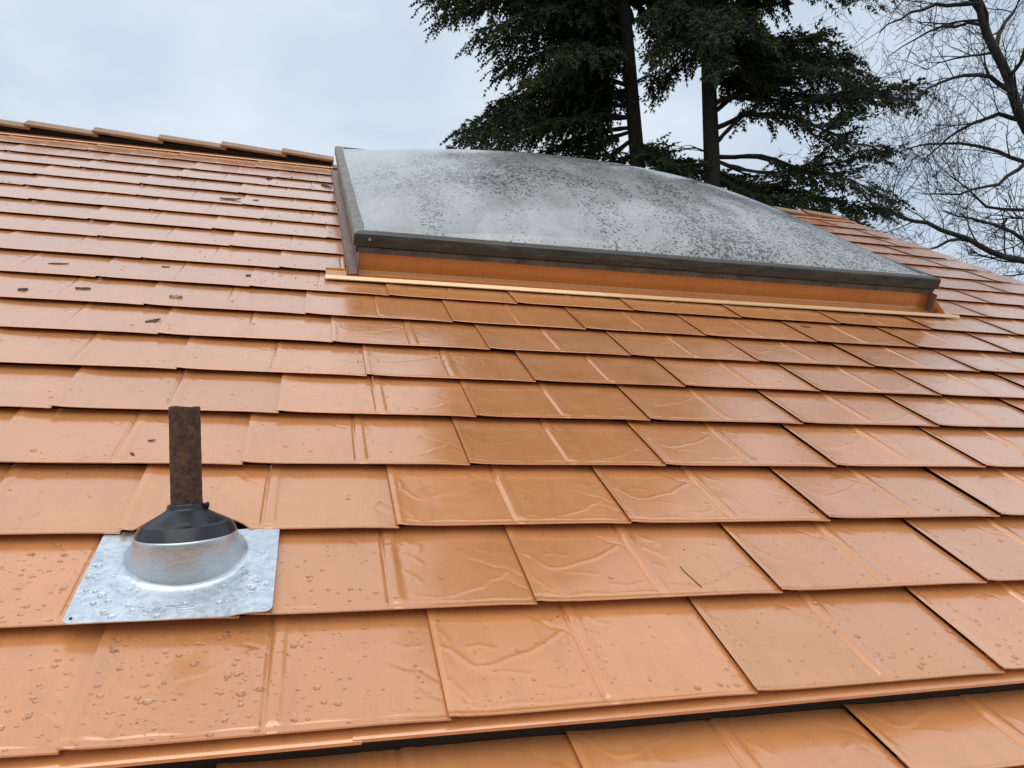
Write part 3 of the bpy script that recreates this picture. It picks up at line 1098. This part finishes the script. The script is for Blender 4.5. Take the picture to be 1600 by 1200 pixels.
for _ in range(1500):                                   # wetter corner at the lower left
    u, v = random.gauss(0.0, 0.30), random.uniform(0.05, 0.62)
    try_drop(u, v, min(0.0085, 0.0014 + random.expovariate(1 / 0.0014)))
for _ in range(4400):
    v = 0.05 + 4.8 * random.random() ** 1.7
    u = random.uniform(-0.4 - 0.33 * v, 2.2 + 1.4 * v)
    if u > UR - 0.1:
        continue
    try_drop(u, v, min(0.0075, 0.0013 + random.expovariate(1 / 0.0012)))
for k in range(0, 9):                                    # beads running down beside joints and ribs
    for i in range(-3, 14):
        uu = ROW_OFF[k] + i * PW / 2
        if random.random() < 0.75:
            for _ in range(random.randint(6, 24)):
                try_drop(uu + random.choice((-1, 1)) * abs(random.gauss(0.030, 0.012)), ROW_V[k] + random.uniform(0.02, 0.30), min(0.007, 0.0014 + random.expovariate(1 / 0.0014)))
for _ in range(210):                                     # on the galvanised plate
    x, y = random.uniform(pu0 + 0.008, pu1 - 0.008), random.uniform(pv0 + 0.008, 0.03)
    if math.hypot(x, y) < RC + 0.022:
        continue
    add_drop(VENT[0] + x, VENT[1] + y, plate_z(x, y) + 0.0006, min(0.009, 0.0016 + random.expovariate(1 / 0.0020)))
drops = mesh_obj('rain_drops', DV, DF, MAT_WATER, None, True)
drops.matrix_world = ROOF
tag(drops, 'clear rain drops beaded on the shingles and vent plate', None, None, 'stuff')

# ------------------------------------------------------------------ litter on the roof
def on_roof(px_, py_):
    """roof-plane u, v under a photo position"""
    d = M3.transposed() @ ((r_ * ((px_ - 800) / FPX)) + d_ * ((py_ - 600) / FPX) + f_)
    s = (-0.008 - CAM_POS.z) / d.z
    p = CAM_POS + d * s
    return p.x, p.y


def flake(px_, py_, length, width, ang, label, name='bark_flake', mat=None, curl=0.25, cat='debris'):
    q = random.Random(int(px_ * 7 + py_))
    u, v = on_roof(px_, py_)
    width *= 1.25
    n = 9
    vs, fs = [], []
    for i in range(n + 1):
        s = i / n
        w = width * (math.sin(math.pi * (0.03 + 0.94 * s)) ** 0.9) * q.uniform(0.7, 1.15) / 2
        x = (s - 0.5) * length
        zz = 0.002 + 0.35 * curl * length * (s - 0.45) ** 2 + q.uniform(0, 0.0012)
        for yy, h in ((-w, 0.001), (-w * 0.5, 0.18 * width), (w * 0.5, 0.15 * width), (w, 0.001), (w * 0.4, -0.001), (-w * 0.4, -0.001)):
            vs.append((x + q.uniform(-1, 1) * 0.03 * length, yy, zz + h * q.uniform(0.6, 1.2)))
    for i in range(n):
        for j in range(6):
            k2 = (j + 1) % 6
            fs.append((i * 6 + j, (i + 1) * 6 + j, (i + 1) * 6 + k2, i * 6 + k2))
    fs.append(tuple(range(6)))
    fs.append(tuple(range(n * 6, n * 6 + 6))[::-1])
    o = mesh_obj(name, vs, fs, mat or MAT_DEBRIS, None, True, 40)
    o.matrix_world = ROOF @ Matrix.Translation((u, v, surf(u, v)[0] - 0.0005)) @ Matrix.Rotation(ang, 4, 'Z')
    return tag(o, label, cat, 'litter fallen on the roof')


flake(130, 452, 0.055, 0.026, 0.15, 'dark oval bark flake on the shingles far left of the skylight')
flake(36, 455, 0.034, 0.030, 0.4, 'small dark lumpy bark crumb nearest the left photo edge', 'bark_crumb', None, 0.1)
flake(92, 413, 0.075, 0.014, 0.25, 'slim straight brown bark strip one course above the oval flake', 'bark_strip', None, 0.05)
flake(239, 502, 0.060, 0.024, 0.75, 'jagged dark bark flake in the course below the pale husk')
flake(275, 466, 0.050, 0.030, 0.0, 'pale feathery husk lying between two dark bark flakes', 'seed_husk', MAT_DEBRIS_PALE, 0.2)
flake(259, 417, 0.035, 0.014, -0.1, 'short brown bark chip upslope of the pale husk', 'bark_chip')
flake(360, 313, 0.125, 0.040, 0.25, 'long curled brown leaf lying high up left of the skylight', 'dead_leaf', None, 0.3, 'leaf')
flake(400, 314, 0.040, 0.020, 0.4, 'small dark chip to the right of the long curled leaf', 'bark_chip')
flake(421, 280, 0.040, 0.055, 1.2, 'dark wedge-shaped piece at a joint near the skylight', 'dark_wedge')  # dark wedge set over the notch at a joint
flake(237, 689, 0.020, 0.008, 0.2, 'tiny winged seed beside the vent pipe', 'winged_seed', None, 0.6, 'seed')
flake(207, 713, 0.022, 0.006, -0.9, 'tiny slanted dark splinter left of the vent pipe', 'bark_splinter')
flake(388, 431, 0.030, 0.020, 1.0, 'dark speck of bark caught in the joint left of the apron flashing', 'bark_speck')
flake(1259, 510, 0.055, 0.016, -0.2, 'flat dark bark strip below the apron hem', 'bark_strip', None, 0.05)


def twig(pts, r0, label):
    P = []
    for x, y in pts:
        u, v = on_roof(x, y)
        P.append(Vector((u, v, surf(u, v)[0] + r0 * 0.9)))
    vs, fs = [], []
    for i, p in enumerate(P):
        d = (P[min(i + 1, len(P) - 1)] - P[max(i - 1, 0)]).normalized()
        s1 = d.cross(Vector((0, 0, 1))).normalized()
        s2 = s1.cross(d)
        rr_ = r0 * (1 - 0.5 * i / len(P))
        vs += [p + (s1 * math.cos(a) + s2 * math.sin(a)) * rr_ for a in (0, 1.05, 2.09, 3.14, 4.19, 5.24)]
    for i in range(len(P) - 1):
        for j in range(6):
            k2 = (j + 1) % 6
            fs.append((i * 6 + j, i * 6 + k2, (i + 1) * 6 + k2, (i + 1) * 6 + j))
    fs.append(tuple(range(6))[::-1])
    fs.append(tuple(range(len(vs) - 6, len(vs))))
    o = mesh_obj('twig', vs, fs, MAT_DEBRIS, None, True)
    o.matrix_world = ROOF
    return tag(o, label, 'twig', 'litter fallen on the roof')


twig([(1095, 922), (1090, 917), (1081, 907), (1074, 900), (1068, 893), (1063, 886)], 0.0015, 'thin dark twig lying on a shingle right of centre')
twig([(503, 289), (508, 291.5), (513, 293.5), (518, 295.5)], 0.009, 'short dark stick near the top left corner of the skylight')
# loose needles and grit
NV, NF = [], []
for _ in range(520):
    v = 0.06 + 5.3 * random.random() ** 0.8
    if random.random() < 0.35:
        u, v = 0.48 - abs(random.gauss(0, 0.35)), random.uniform(2.5, 5.4)
    else:
        u = random.uniform(-0.4 - 0.33 * v, 2.0 + 1.3 * v)
        if random.random() < 0.3:
            v = random.choice(ROW_V[1:17]) - random.uniform(0.016, 0.030)
    if u > UR - 0.1 or (SKY_U0 - 0.05 < u < SKY_U1 and v > 2.55) or math.hypot(u - VENT[0], v - VENT[1]) < 0.24:
        continue
    z, k, x, y = surf(u, v)
    if y < 0.01 or y > PH - 0.015 or x < 0.012:
        continue
    l = random.uniform(0.0018, 0.0045) * (1 + 0.35 * v)
    w = l * random.uniform(0.18, 0.5)
    a = random.uniform(0, math.pi)
    o = len(NV)
    ca, sa = math.cos(a), math.sin(a)
    for x, y, h in ((-l, 0, 0), (0, -w, 0), (l, 0, 0), (0, w, 0), (0, 0, w * 0.9)):
        NV.append((u + x * ca - y * sa, v + x * sa + y * ca, z + 0.0006 + h))
    NF += [(o, o + 1, o + 4), (o + 1, o + 2, o + 4), (o + 2, o + 3, o + 4), (o + 3, o, o + 4)]
grit = mesh_obj('grit', NV, NF, MAT_DEBRIS)
grit.matrix_world = ROOF
tag(grit, 'scattered dark needles and grit specks on the shingles', None, None, 'stuff')


# ------------------------------------------------------------------ trees
def tube(VS, FS, pts, radii, sides=6):
    n0 = len(VS)
    prev = None
    for i, p in enumerate(pts):
        d = (pts[min(i + 1, len(pts) - 1)] - pts[max(i - 1, 0)])
        if d.length < 1e-6:
            d = Vector((0, 0, 1))
        d.normalize()
        ref = Vector((0, 0, 1)) if abs(d.z) < 0.9 else Vector((1, 0, 0))
        s1 = d.cross(ref).normalized()
        s2 = s1.cross(d)
        for k in range(sides):
            a = 2 * math.pi * k / sides
            VS.append(p + (s1 * math.cos(a) + s2 * math.sin(a)) * radii[i])
    for i in range(len(pts) - 1):
        for k in range(sides):
            k2 = (k + 1) % sides
            FS.append((n0 + i * sides + k, n0 + i * sides + k2, n0 + (i + 1) * sides + k2, n0 + (i + 1) * sides + k))


def blade(VS, FS, p, d, l, w, rnd):
    """one needle-covered shoot: a narrow folded lozenge"""
    side = d.cross(Vector((rnd.gauss(0, 1), rnd.gauss(0, 1), rnd.gauss(0, 1))))
    if side.length < 1e-4:
        return
    side.normalize()
    o = len(VS)
    m = p + d * (l * 0.4)
    VS.extend((p, m + side * (w / 2), p + d * l, m - side * (w / 2)))
    FS.append((o, o + 1, o + 2, o + 3))


def spray(VS, FS, WV, WF, p, d, length, rnd, bl=0.11, bw=0.020, dens=1.0, droop=0.5, nb=7):
    """a hanging side twig clothed in shoots"""
    n = max(3, int(length / 0.07 * dens))
    step = length / n
    cur = p.copy()
    dirv = d.normalized()
    pts = [cur.copy()]
    for i in range(n):
        dirv = (dirv + Vector((rnd.gauss(0, 0.10), rnd.gauss(0, 0.10), -droop * 0.16 + rnd.gauss(0, 0.07)))).normalized()
        cur = cur + dirv * step
        pts.append(cur.copy())
        tpr = 1 - 0.55 * i / n
        for s in (-1, 1, 0, -1, 1, 0, -1, 1)[:nb]:
            perp = dirv.cross(Vector((rnd.gauss(0, 0.5), rnd.gauss(0, 0.5), 1))).normalized()
            bd = (dirv * 0.75 + perp * (s * rnd.uniform(0.5, 1.0)) + Vector((0, 0, rnd.uniform(-0.55, 0.2)))).normalized()
            blade(VS, FS, cur, bd, bl * tpr * rnd.uniform(0.6, 1.3), bw * rnd.uniform(0.7, 1.3), rnd)
    blade(VS, FS, cur, dirv, bl, bw, rnd)
    if length > 0.35:
        tube(WV, WF, pts[::2] if len(pts) > 4 else pts, [0.006 * (1 - 0.7 * i / len(pts)) for i in range(len(pts[::2] if len(pts) > 4 else pts))], 3)


def bough(VS, FS, WV, WF, pts, r0, twig_len, rnd, start=0.2, dens=1.0, bl=0.11, bw=0.020, droop=0.6):
    """main limb with alternating side sprays"""
    P = [Vector(p) for p in pts]
    fine = []
    for a, c_ in zip(P[:-1], P[1:]):
        m = max(2, int((c_ - a).length / 0.12))
        for i in range(m):
            fine.append(a.lerp(c_, i / m))
    fine.append(P[-1])
    fine = [p + Vector((rnd.gauss(0, 0.012), rnd.gauss(0, 0.012), rnd.gauss(0, 0.012))) for p in fine]
    n = len(fine)
    tube(WV, WF, fine[::2] + ([fine[-1]] if n % 2 == 0 else []), [max(0.005, r0 * (1 - 0.9 * i / (n / 2))) for i in range(len(fine[::2]) + (1 if n % 2 == 0 else 0))], 5)
    for i in range(n):
        t_ = i / (n - 1)
        if t_ < start:
            continue
        d = (fine[min(i + 1, n - 1)] - fine[max(i - 1, 0)]).normalized()
        side = d.cross(Vector((0, 0, 1))).normalized()
        for s in (-1, 1):
            if rnd.random() > dens:
                continue
            ln = twig_len * (0.35 + 0.65 * math.sin(math.pi * min(1, 0.25 + t_ * 0.75))) * rnd.uniform(0.5, 1.25)
            dd = d * rnd.uniform(0.3, 0.9) + side * (s * rnd.uniform(0.3, 1.0)) + Vector((0, 0, rnd.uniform(-0.75, 0.55)))
            spray(VS, FS, WV, WF, fine[i], dd, ln, rnd, bl, bw, 1.0, droop)
    spray(VS, FS, WV, WF, fine[-1], d, twig_len * 0.8, rnd, bl, bw, 1.0, droop)


def fir(name, label, depth, trunk_px, boughs, seed, mat, rbase, height, lowest, skip=None):
    rnd = random.Random(seed)
    top_px = trunk_px[0]
    pts = [at(x, y, depth) for x, y in trunk_px]
    up = (pts[0] - pts[-1]).normalized()
    base = pts[-1].copy()
    foot = Vector((base.x - up.x * 2, base.y, GZ))
    root = empty(name, Matrix.Translation(foot))
    tag(root, label, 'tree', 'trees behind the roof')
    topz = GZ + height
    full = [foot] + pts[::-1]
    while full[-1].z < topz:
        full.append(full[-1] + Vector((up.x * 0.5 + rnd.gauss(0, 0.02), rnd.gauss(0, 0.02), 0.9)))
    radii = [max(0.03, rbase * (1 - (p.z - GZ) / (height * 1.08))) for p in full]
    TV, TF = [], []
    tube(TV, TF, full, radii, 12)
    VS, FS, WV, WF = [], [], [], []
    for b_ in boughs:
        (pl, dd, r0, tl, st, dn, dr) = b_
        m = len(pl) - 1
        for rep_ in range(6 if tl >= 0.4 else 4):
            jx, jy, jd = (0, 0, 0) if rep_ == 0 else (rnd.uniform(-20, 16), rnd.uniform(-16, 18), rnd.uniform(-1.1, 1.1))
            P = [at(x + jx * i / m, y + jy * i / m, depth + (dd + jd) * i / m) for i, (x, y) in enumerate(pl)]
            bough(VS, FS, WV, WF, P, r0 * (1 if rep_ == 0 else 0.5), tl * 1.15, rnd, st, dn * (1 if rep_ == 0 else 0.8), 0.115, 0.026, dr)
    # the crown above the frame and the boughs on the far side
    z = lowest
    while z < topz - 0.3:
        fr = (z - GZ) / height
        ln = 0.5 + 4.6 * (1 - fr) ** 0.8
        i = max(range(len(full)), key=lambda q: -abs(full[q].z - z))
        c_ = full[i].copy()
        c_.z = z
        for q in range(5):
            a = rnd.uniform(0, 2 * math.pi)
            if skip and skip(a, z):
                continue
            l2 = ln * rnd.uniform(0.75, 1.1)
            hd = Vector((math.cos(a), math.sin(a), 0))
            P = [c_, c_ + hd * l2 * 0.35 + Vector((0, 0, 0.05 * l2)), c_ + hd * l2 * 0.7 + Vector((0, 0, -0.05 * l2)), c_ + hd * l2 + Vector((0, 0, -0.12 * l2))]
            bough(VS, FS, WV, WF, P, 0.045, 0.75, rnd, 0.15, 0.8, 0.30, 0.11, 0.7)
        z += rnd.uniform(0.45, 0.75)
    inv = root.matrix_world.inverted()
    off = Vector(foot)
    for nm, V_, F_, m_, sm in (('trunk', TV, TF, MAT_BARK, True), ('branches', WV, WF, MAT_BARK, True), ('needles', VS, FS, mat, False)):
        mesh_obj(nm, [v_ - off for v_ in V_], F_, m_, root, sm)
    return root


# (photo polyline, depth change to the tip, limb radius, spray length, first foliage, density, droop)
D1 = 15.0
B1 = [([(976, 20), (900, -10), (800, -30), (690, 0)], -0.6, 0.05, 0.60, 0.1, 1.0, 0.7),
      ([(976, 10), (890, -20), (790, -10), (705, 25)], 0.8, 0.05, 0.60, 0.1, 1.0, 0.7),
      ([(978, 50), (920, 20), (850, 20), (760, 60)], -0.9, 0.05, 0.60, 0.1, 1.0, 0.7),
      ([(978, 60), (910, 40), (850, 50), (785, 90)], 1.0, 0.05, 0.55, 0.1, 1.0, 0.7),
      ([(980, 80), (930, 60), (870, 75), (800, 105)], 0.0, 0.05, 0.55, 0.1, 1.0, 0.8),
      ([(982, 115), (930, 95), (880, 110), (830, 130)], -1.2, 0.05, 0.5, 0.1, 1.0, 0.9),
      ([(984, 135), (930, 115), (860, 130), (780, 160)], 0.4, 0.05, 0.55, 0.1, 1.0, 0.8),
      ([(986, 150), (920, 140), (840, 160), (745, 200)], -0.7, 0.05, 0.55, 0.1, 1.0, 0.6),
      ([(987, 165), (920, 160), (830, 180), (728, 215)], 0.8, 0.05, 0.5, 0.1, 1.0, 0.6),
      ([(988, 185), (930, 180), (850, 200), (770, 232)], -1.3, 0.05, 0.5, 0.15, 1.0, 0.7),
      ([(990, 200), (930, 205), (880, 225), (820, 250)], 0.3, 0.045, 0.45, 0.2, 0.9, 0.7),
      ([(992, 205), (950, 215), (910, 240), (880, 260)], -0.6, 0.04, 0.4, 0.2, 0.9, 0.7),
      ([(984, 95), (930, 80), (880, 85)], -2.2, 0.04, 0.6, 0.1, 1.0, 0.8),
      ([(986, 140), (935, 150), (890, 165)], 2.0, 0.04, 0.6, 0.1, 1.0, 0.8),
      ([(976, 20), (940, 0), (890, 10)], 2.2, 0.04, 0.6, 0.1, 1.0, 0.8),
      ([(978, 40), (1010, 20), (1040, 40)], 0.8, 0.03, 0.35, 0.3, 0.6, 0.9),
      ([(990, 130), (1015, 120), (1030, 140)], 0.6, 0.02, 0.28, 0.4, 0.7, 0.9),
      ([(994, 215), (960, 240), (930, 260)], -0.5, 0.05, 0.35, 0.4, 0.7, 0.8),
      ([(994, 225), (1020, 240), (1055, 262)], -0.6, 0.03, 0.40, 0.1, 1.0, 0.5),
      ([(996, 232), (1050, 252), (1130, 285)], 0.4, 0.03, 0.40, 0.1, 1.0, 0.4),
      ([(996, 240), (970, 250), (950, 265)], 0.4, 0.03, 0.40, 0.1, 1.0, 0.5)]
fir('fir_tree', 'dark fir with bare upper trunk and dense boughs reaching left over the skylight', D1,
    [(974, -10), (978, 40), (984, 110), (989, 170), (995, 240), (999, 300)], B1, 11, MAT_NEEDLE, 0.24, 27.0,
    at(974, -60, D1).z, lambda a, z: False)
D2 = 14.2
B2 = [([(1106, -5), (1150, -20), (1210, 0)], 0.5, 0.05, 0.50, 0.05, 1.0, 0.8),
      ([(1106, 0), (1060, -10), (1020, 20)], -0.5, 0.05, 0.50, 0.05, 1.0, 0.8),
      ([(1106, 30), (1060, 15), (1025, 55)], 0.7, 0.05, 0.50, 0.05, 1.0, 0.9),
      ([(1106, 50), (1065, 50), (1030, 90)], -0.8, 0.04, 0.45, 0.05, 1.0, 0.9),
      ([(1107, 85), (1070, 90), (1035, 130)], 0.2, 0.04, 0.38, 0.1, 1.0, 0.8),
      ([(1107, 60), (1110, 50), (1120, 100)], -1.8, 0.04, 0.45, 0.1, 1.0, 0.9),
      ([(1107, 30), (1110, 20), (1115, 50)], -2.0, 0.04, 0.5, 0.1, 1.0, 0.9),
      ([(1107, 20), (1150, 15), (1200, 50)], -0.9, 0.05, 0.50, 0.05, 1.0, 0.8),
      ([(1107, 60), (1150, 50), (1195, 85)], 0.6, 0.05, 0.50, 0.05, 1.0, 0.8),
      ([(1107, 90), (1150, 80), (1230, 65), (1275, 60)], -0.5, 0.05, 0.45, 0.1, 1.0, 0.6),
      ([(1108, 110), (1160, 95), (1240, 85), (1330, 95)], 0.6, 0.05, 0.50, 0.2, 1.0, 0.6),
      ([(1108, 120), (1170, 110), (1260, 110), (1350, 130)], -0.6, 0.05, 0.48, 0.2, 1.0, 0.6),
      ([(1108, 130), (1160, 120), (1220, 125)], 1.3, 0.05, 0.50, 0.2, 1.0, 0.7),
      ([(1108, 165), (1150, 148), (1240, 160), (1340, 140), (1425, 128)], -0.4, 0.05, 0.36, 0.3, 0.85, 0.7),
      ([(1109, 180), (1160, 140), (1270, 150), (1370, 145), (1420, 155)], 0.7, 0.05, 0.38, 0.35, 0.8, 0.8),
      ([(1110, 205), (1165, 178), (1240, 180), (1290, 205), (1330, 225), (1385, 230)], -0.3, 0.055, 0.36, 0.3, 0.75, 0.7),
      ([(1111, 235), (1150, 190), (1185, 165), (1200, 120), (1215, 90)], -0.5, 0.045, 0.34, 0.3, 0.8, 0.8),
      ([(1111, 245), (1190, 243), (1250, 265), (1310, 255), (1370, 235)], 0.5, 0.05, 0.36, 0.35, 0.8, 0.7),
      ([(1112, 250), (1180, 270), (1260, 270), (1330, 280), (1390, 310)], -0.4, 0.04, 0.36, 0.3, 0.9, 0.6),
      ([(1112, 262), (1170, 290), (1250, 300), (1330, 320), (1395, 335)], 0.3, 0.04, 0.38, 0.2, 1.0, 0.5),
      ([(1112, 275), (1180, 305), (1260, 325), (1340, 345)], -0.5, 0.04, 0.38, 0.1, 1.0, 0.5),
      ([(1112, 255), (1080, 258), (1040, 262)], -0.3, 0.03, 0.35, 0.1, 0.9, 0.5),
      ([(1112, 240), (1085, 232), (1050, 236), (1020, 240)], 0.3, 0.02, 0.25, 0.5, 0.5, 0.6),
      ([(1110, 265), (1150, 285), (1200, 310)], 0.8, 0.03, 0.40, 0.1, 1.0, 0.4),
      ([(1290, 205), (1310, 185), (1340, 180)], -0.2, 0.02, 0.3, 0.1, 0.9, 0.8),
      ([(1250, 265), (1290, 235), (1330, 205)], 0.4, 0.02, 0.3, 0.1, 0.8, 0.8),
      ([(1107, -60), (1200, -40), (1260, -25), (1300, -8)], -0.5, 0.04, 0.35, 0.3, 0.8, 0.9),
      ([(1107, -60), (1230, -50), (1320, -25), (1375, -8)], 0.3, 0.04, 0.28, 0.5, 0.6, 0.9)]
fir('fir_tree', 'dark fir with straight trunk and open boughs spreading right towards the bare tree', D2,
    [(1105, -10), (1106, 60), (1108, 140), (1111, 220), (1114, 300)], B2, 23, MAT_NEEDLE2, 0.25, 25.0,
    at(1105, -110, D2).z, lambda a, z: False)


def bare_tree(name, label, depth, limbs, seed):
    rnd = random.Random(seed)
    foot = at(1735, 700, depth)
    foot.z = GZ
    root = empty(name, Matrix.Translation(foot))
    tag(root, label, 'tree', 'trees behind the roof')
    TV, TF, VS, FS = [], [], [], []

    def grow(p, d, length, r0, level):
        n = max(3, int(length / (0.16 if level < 2 else 0.10)))
        pts = [p.copy()]
        dirv = d.normalized()
        for i in range(n):
            dirv = (dirv + Vector((rnd.gauss(0, 0.16), rnd.gauss(0, 0.16), rnd.gauss(0.035, 0.14)))).normalized()
            pts.append(pts[-1] + dirv * (length / n))
        tube(VS, FS, pts, [max(0.0028, r0 * (1 - 0.75 * i / n)) for i in range(n + 1)], 4 if level < 2 else 3)
        if level >= 4:
            return
        cnt = {1: 6, 2: 3, 3: 2}[level]
        for _ in range(cnt):
            i = rnd.randint(1, n)
            dd = (pts[i] - pts[i - 1]).normalized()
            side = Vector((rnd.gauss(0, 1), rnd.gauss(0, 0.8), rnd.gauss(0.2, 1))).normalized()
            grow(pts[i], dd * 0.75 + side * 0.75, length * rnd.uniform(0.35, 0.62), max(0.0034, r0 * 0.5), level + 1)
    for pl, dd, r0, r1, dens, main in limbs:
        r0 *= 0.9
        m = len(pl) - 1
        P = [at(x, y, depth + dd * i / m) for i, (x, y) in enumerate(pl)]
        fine = []
        for a, c_ in zip(P[:-1], P[1:]):
            k = max(2, int((c_ - a).length / 0.2))
            fine += [a.lerp(c_, i / k) for i in range(k)]
        fine.append(P[-1])
        fine = [fine[0]] + [p + Vector((rnd.gauss(0, 0.018), rnd.gauss(0, 0.018), rnd.gauss(0, 0.018))) for p in fine[1:]]
        n = len(fine)
        if main:
            fine.insert(0, foot.copy())
            n += 1
        rad = [r0 + (r1 - r0) * i / (n - 1) for i in range(n)]
        if main:
            rad[0] = r0 * 1.35
            tube(TV, TF, fine, rad, 10)
        else:
            tube(VS, FS, fine, rad, 7)
        for i in range(2, n):
            for _ in range(3):
                if rnd.random() < dens * 0.27:
                    d = (fine[i] - fine[i - 1]).normalized()
                    side = Vector((rnd.gauss(0, 1), rnd.gauss(0, 1), rnd.gauss(0.25, 1))).normalized()
                    grow(fine[i], d * 0.6 + side * 0.8, rnd.uniform(0.7, 1.5), max(0.007, rad[i] * 0.36), 1)
    mesh_obj('trunk', [v_ - foot for v_ in TV], TF, MAT_BARE, root, True)
    mesh_obj('branches', [v_ - foot for v_ in VS], FS, MAT_BARE, root, True)


LIMBS = [([(1720, 480), (1655, 310), (1608, 200), (1585, 150), (1556, 80), (1536, 32), (1520, -5), (1500, -80), (1480, -200)], -0.4, 0.115, 0.04, 0.9, True),
         ([(1722, 500), (1660, 432), (1600, 408), (1530, 385), (1470, 357), (1405, 338), (1365, 322), (1340, 292)], -0.6, 0.075, 0.014, 0.9, False),
         ([(1660, 318), (1600, 250), (1560, 238), (1500, 222), (1450, 226), (1400, 238)], 0.6, 0.050, 0.010, 0.9, False),
         ([(1575, 140), (1545, 122), (1490, 120), (1450, 140), (1420, 160)], -0.5, 0.045, 0.010, 0.9, False),
         ([(1604, 190), (1560, 176), (1520, 195), (1480, 212), (1440, 250)], 0.4, 0.045, 0.010, 0.9, False),
         ([(1524, 5), (1480, 6), (1420, 18), (1375, 50)], -0.3, 0.04, 0.008, 0.9, False),
         ([(1540, 40), (1470, 40), (1430, 60), (1390, 85)], 0.7, 0.03, 0.007, 0.9, False),
         ([(1556, 80), (1560, 50), (1585, 20), (1600, -30)], 0.5, 0.045, 0.015, 0.9, False),
         ([(1590, 165), (1580, 120), (1600, 80), (1640, 30)], -0.7, 0.045, 0.015, 0.9, False),
         ([(1540, 388), (1500, 372), (1450, 390), (1420, 385)], -0.4, 0.035, 0.008, 0.9, False),
         ([(1640, 425), (1580, 360), (1520, 340), (1470, 330)], 0.8, 0.05, 0.010, 0.9, False),
         ([(1620, 235), (1560, 290), (1500, 300), (1440, 300)], -0.6, 0.04, 0.008, 0.9, False),
         ([(1650, 310), (1600, 330), (1540, 320), (1480, 270)], 0.9, 0.04, 0.008, 0.9, False),
         ([(1530, 20), (1500, -20), (1440, -30), (1400, 0)], 0.2, 0.03, 0.008, 0.9, False)]
bare_tree('bare_tree', 'leafless deciduous tree with thin tangled twigs at the right edge', 11.5, LIMBS, 5)
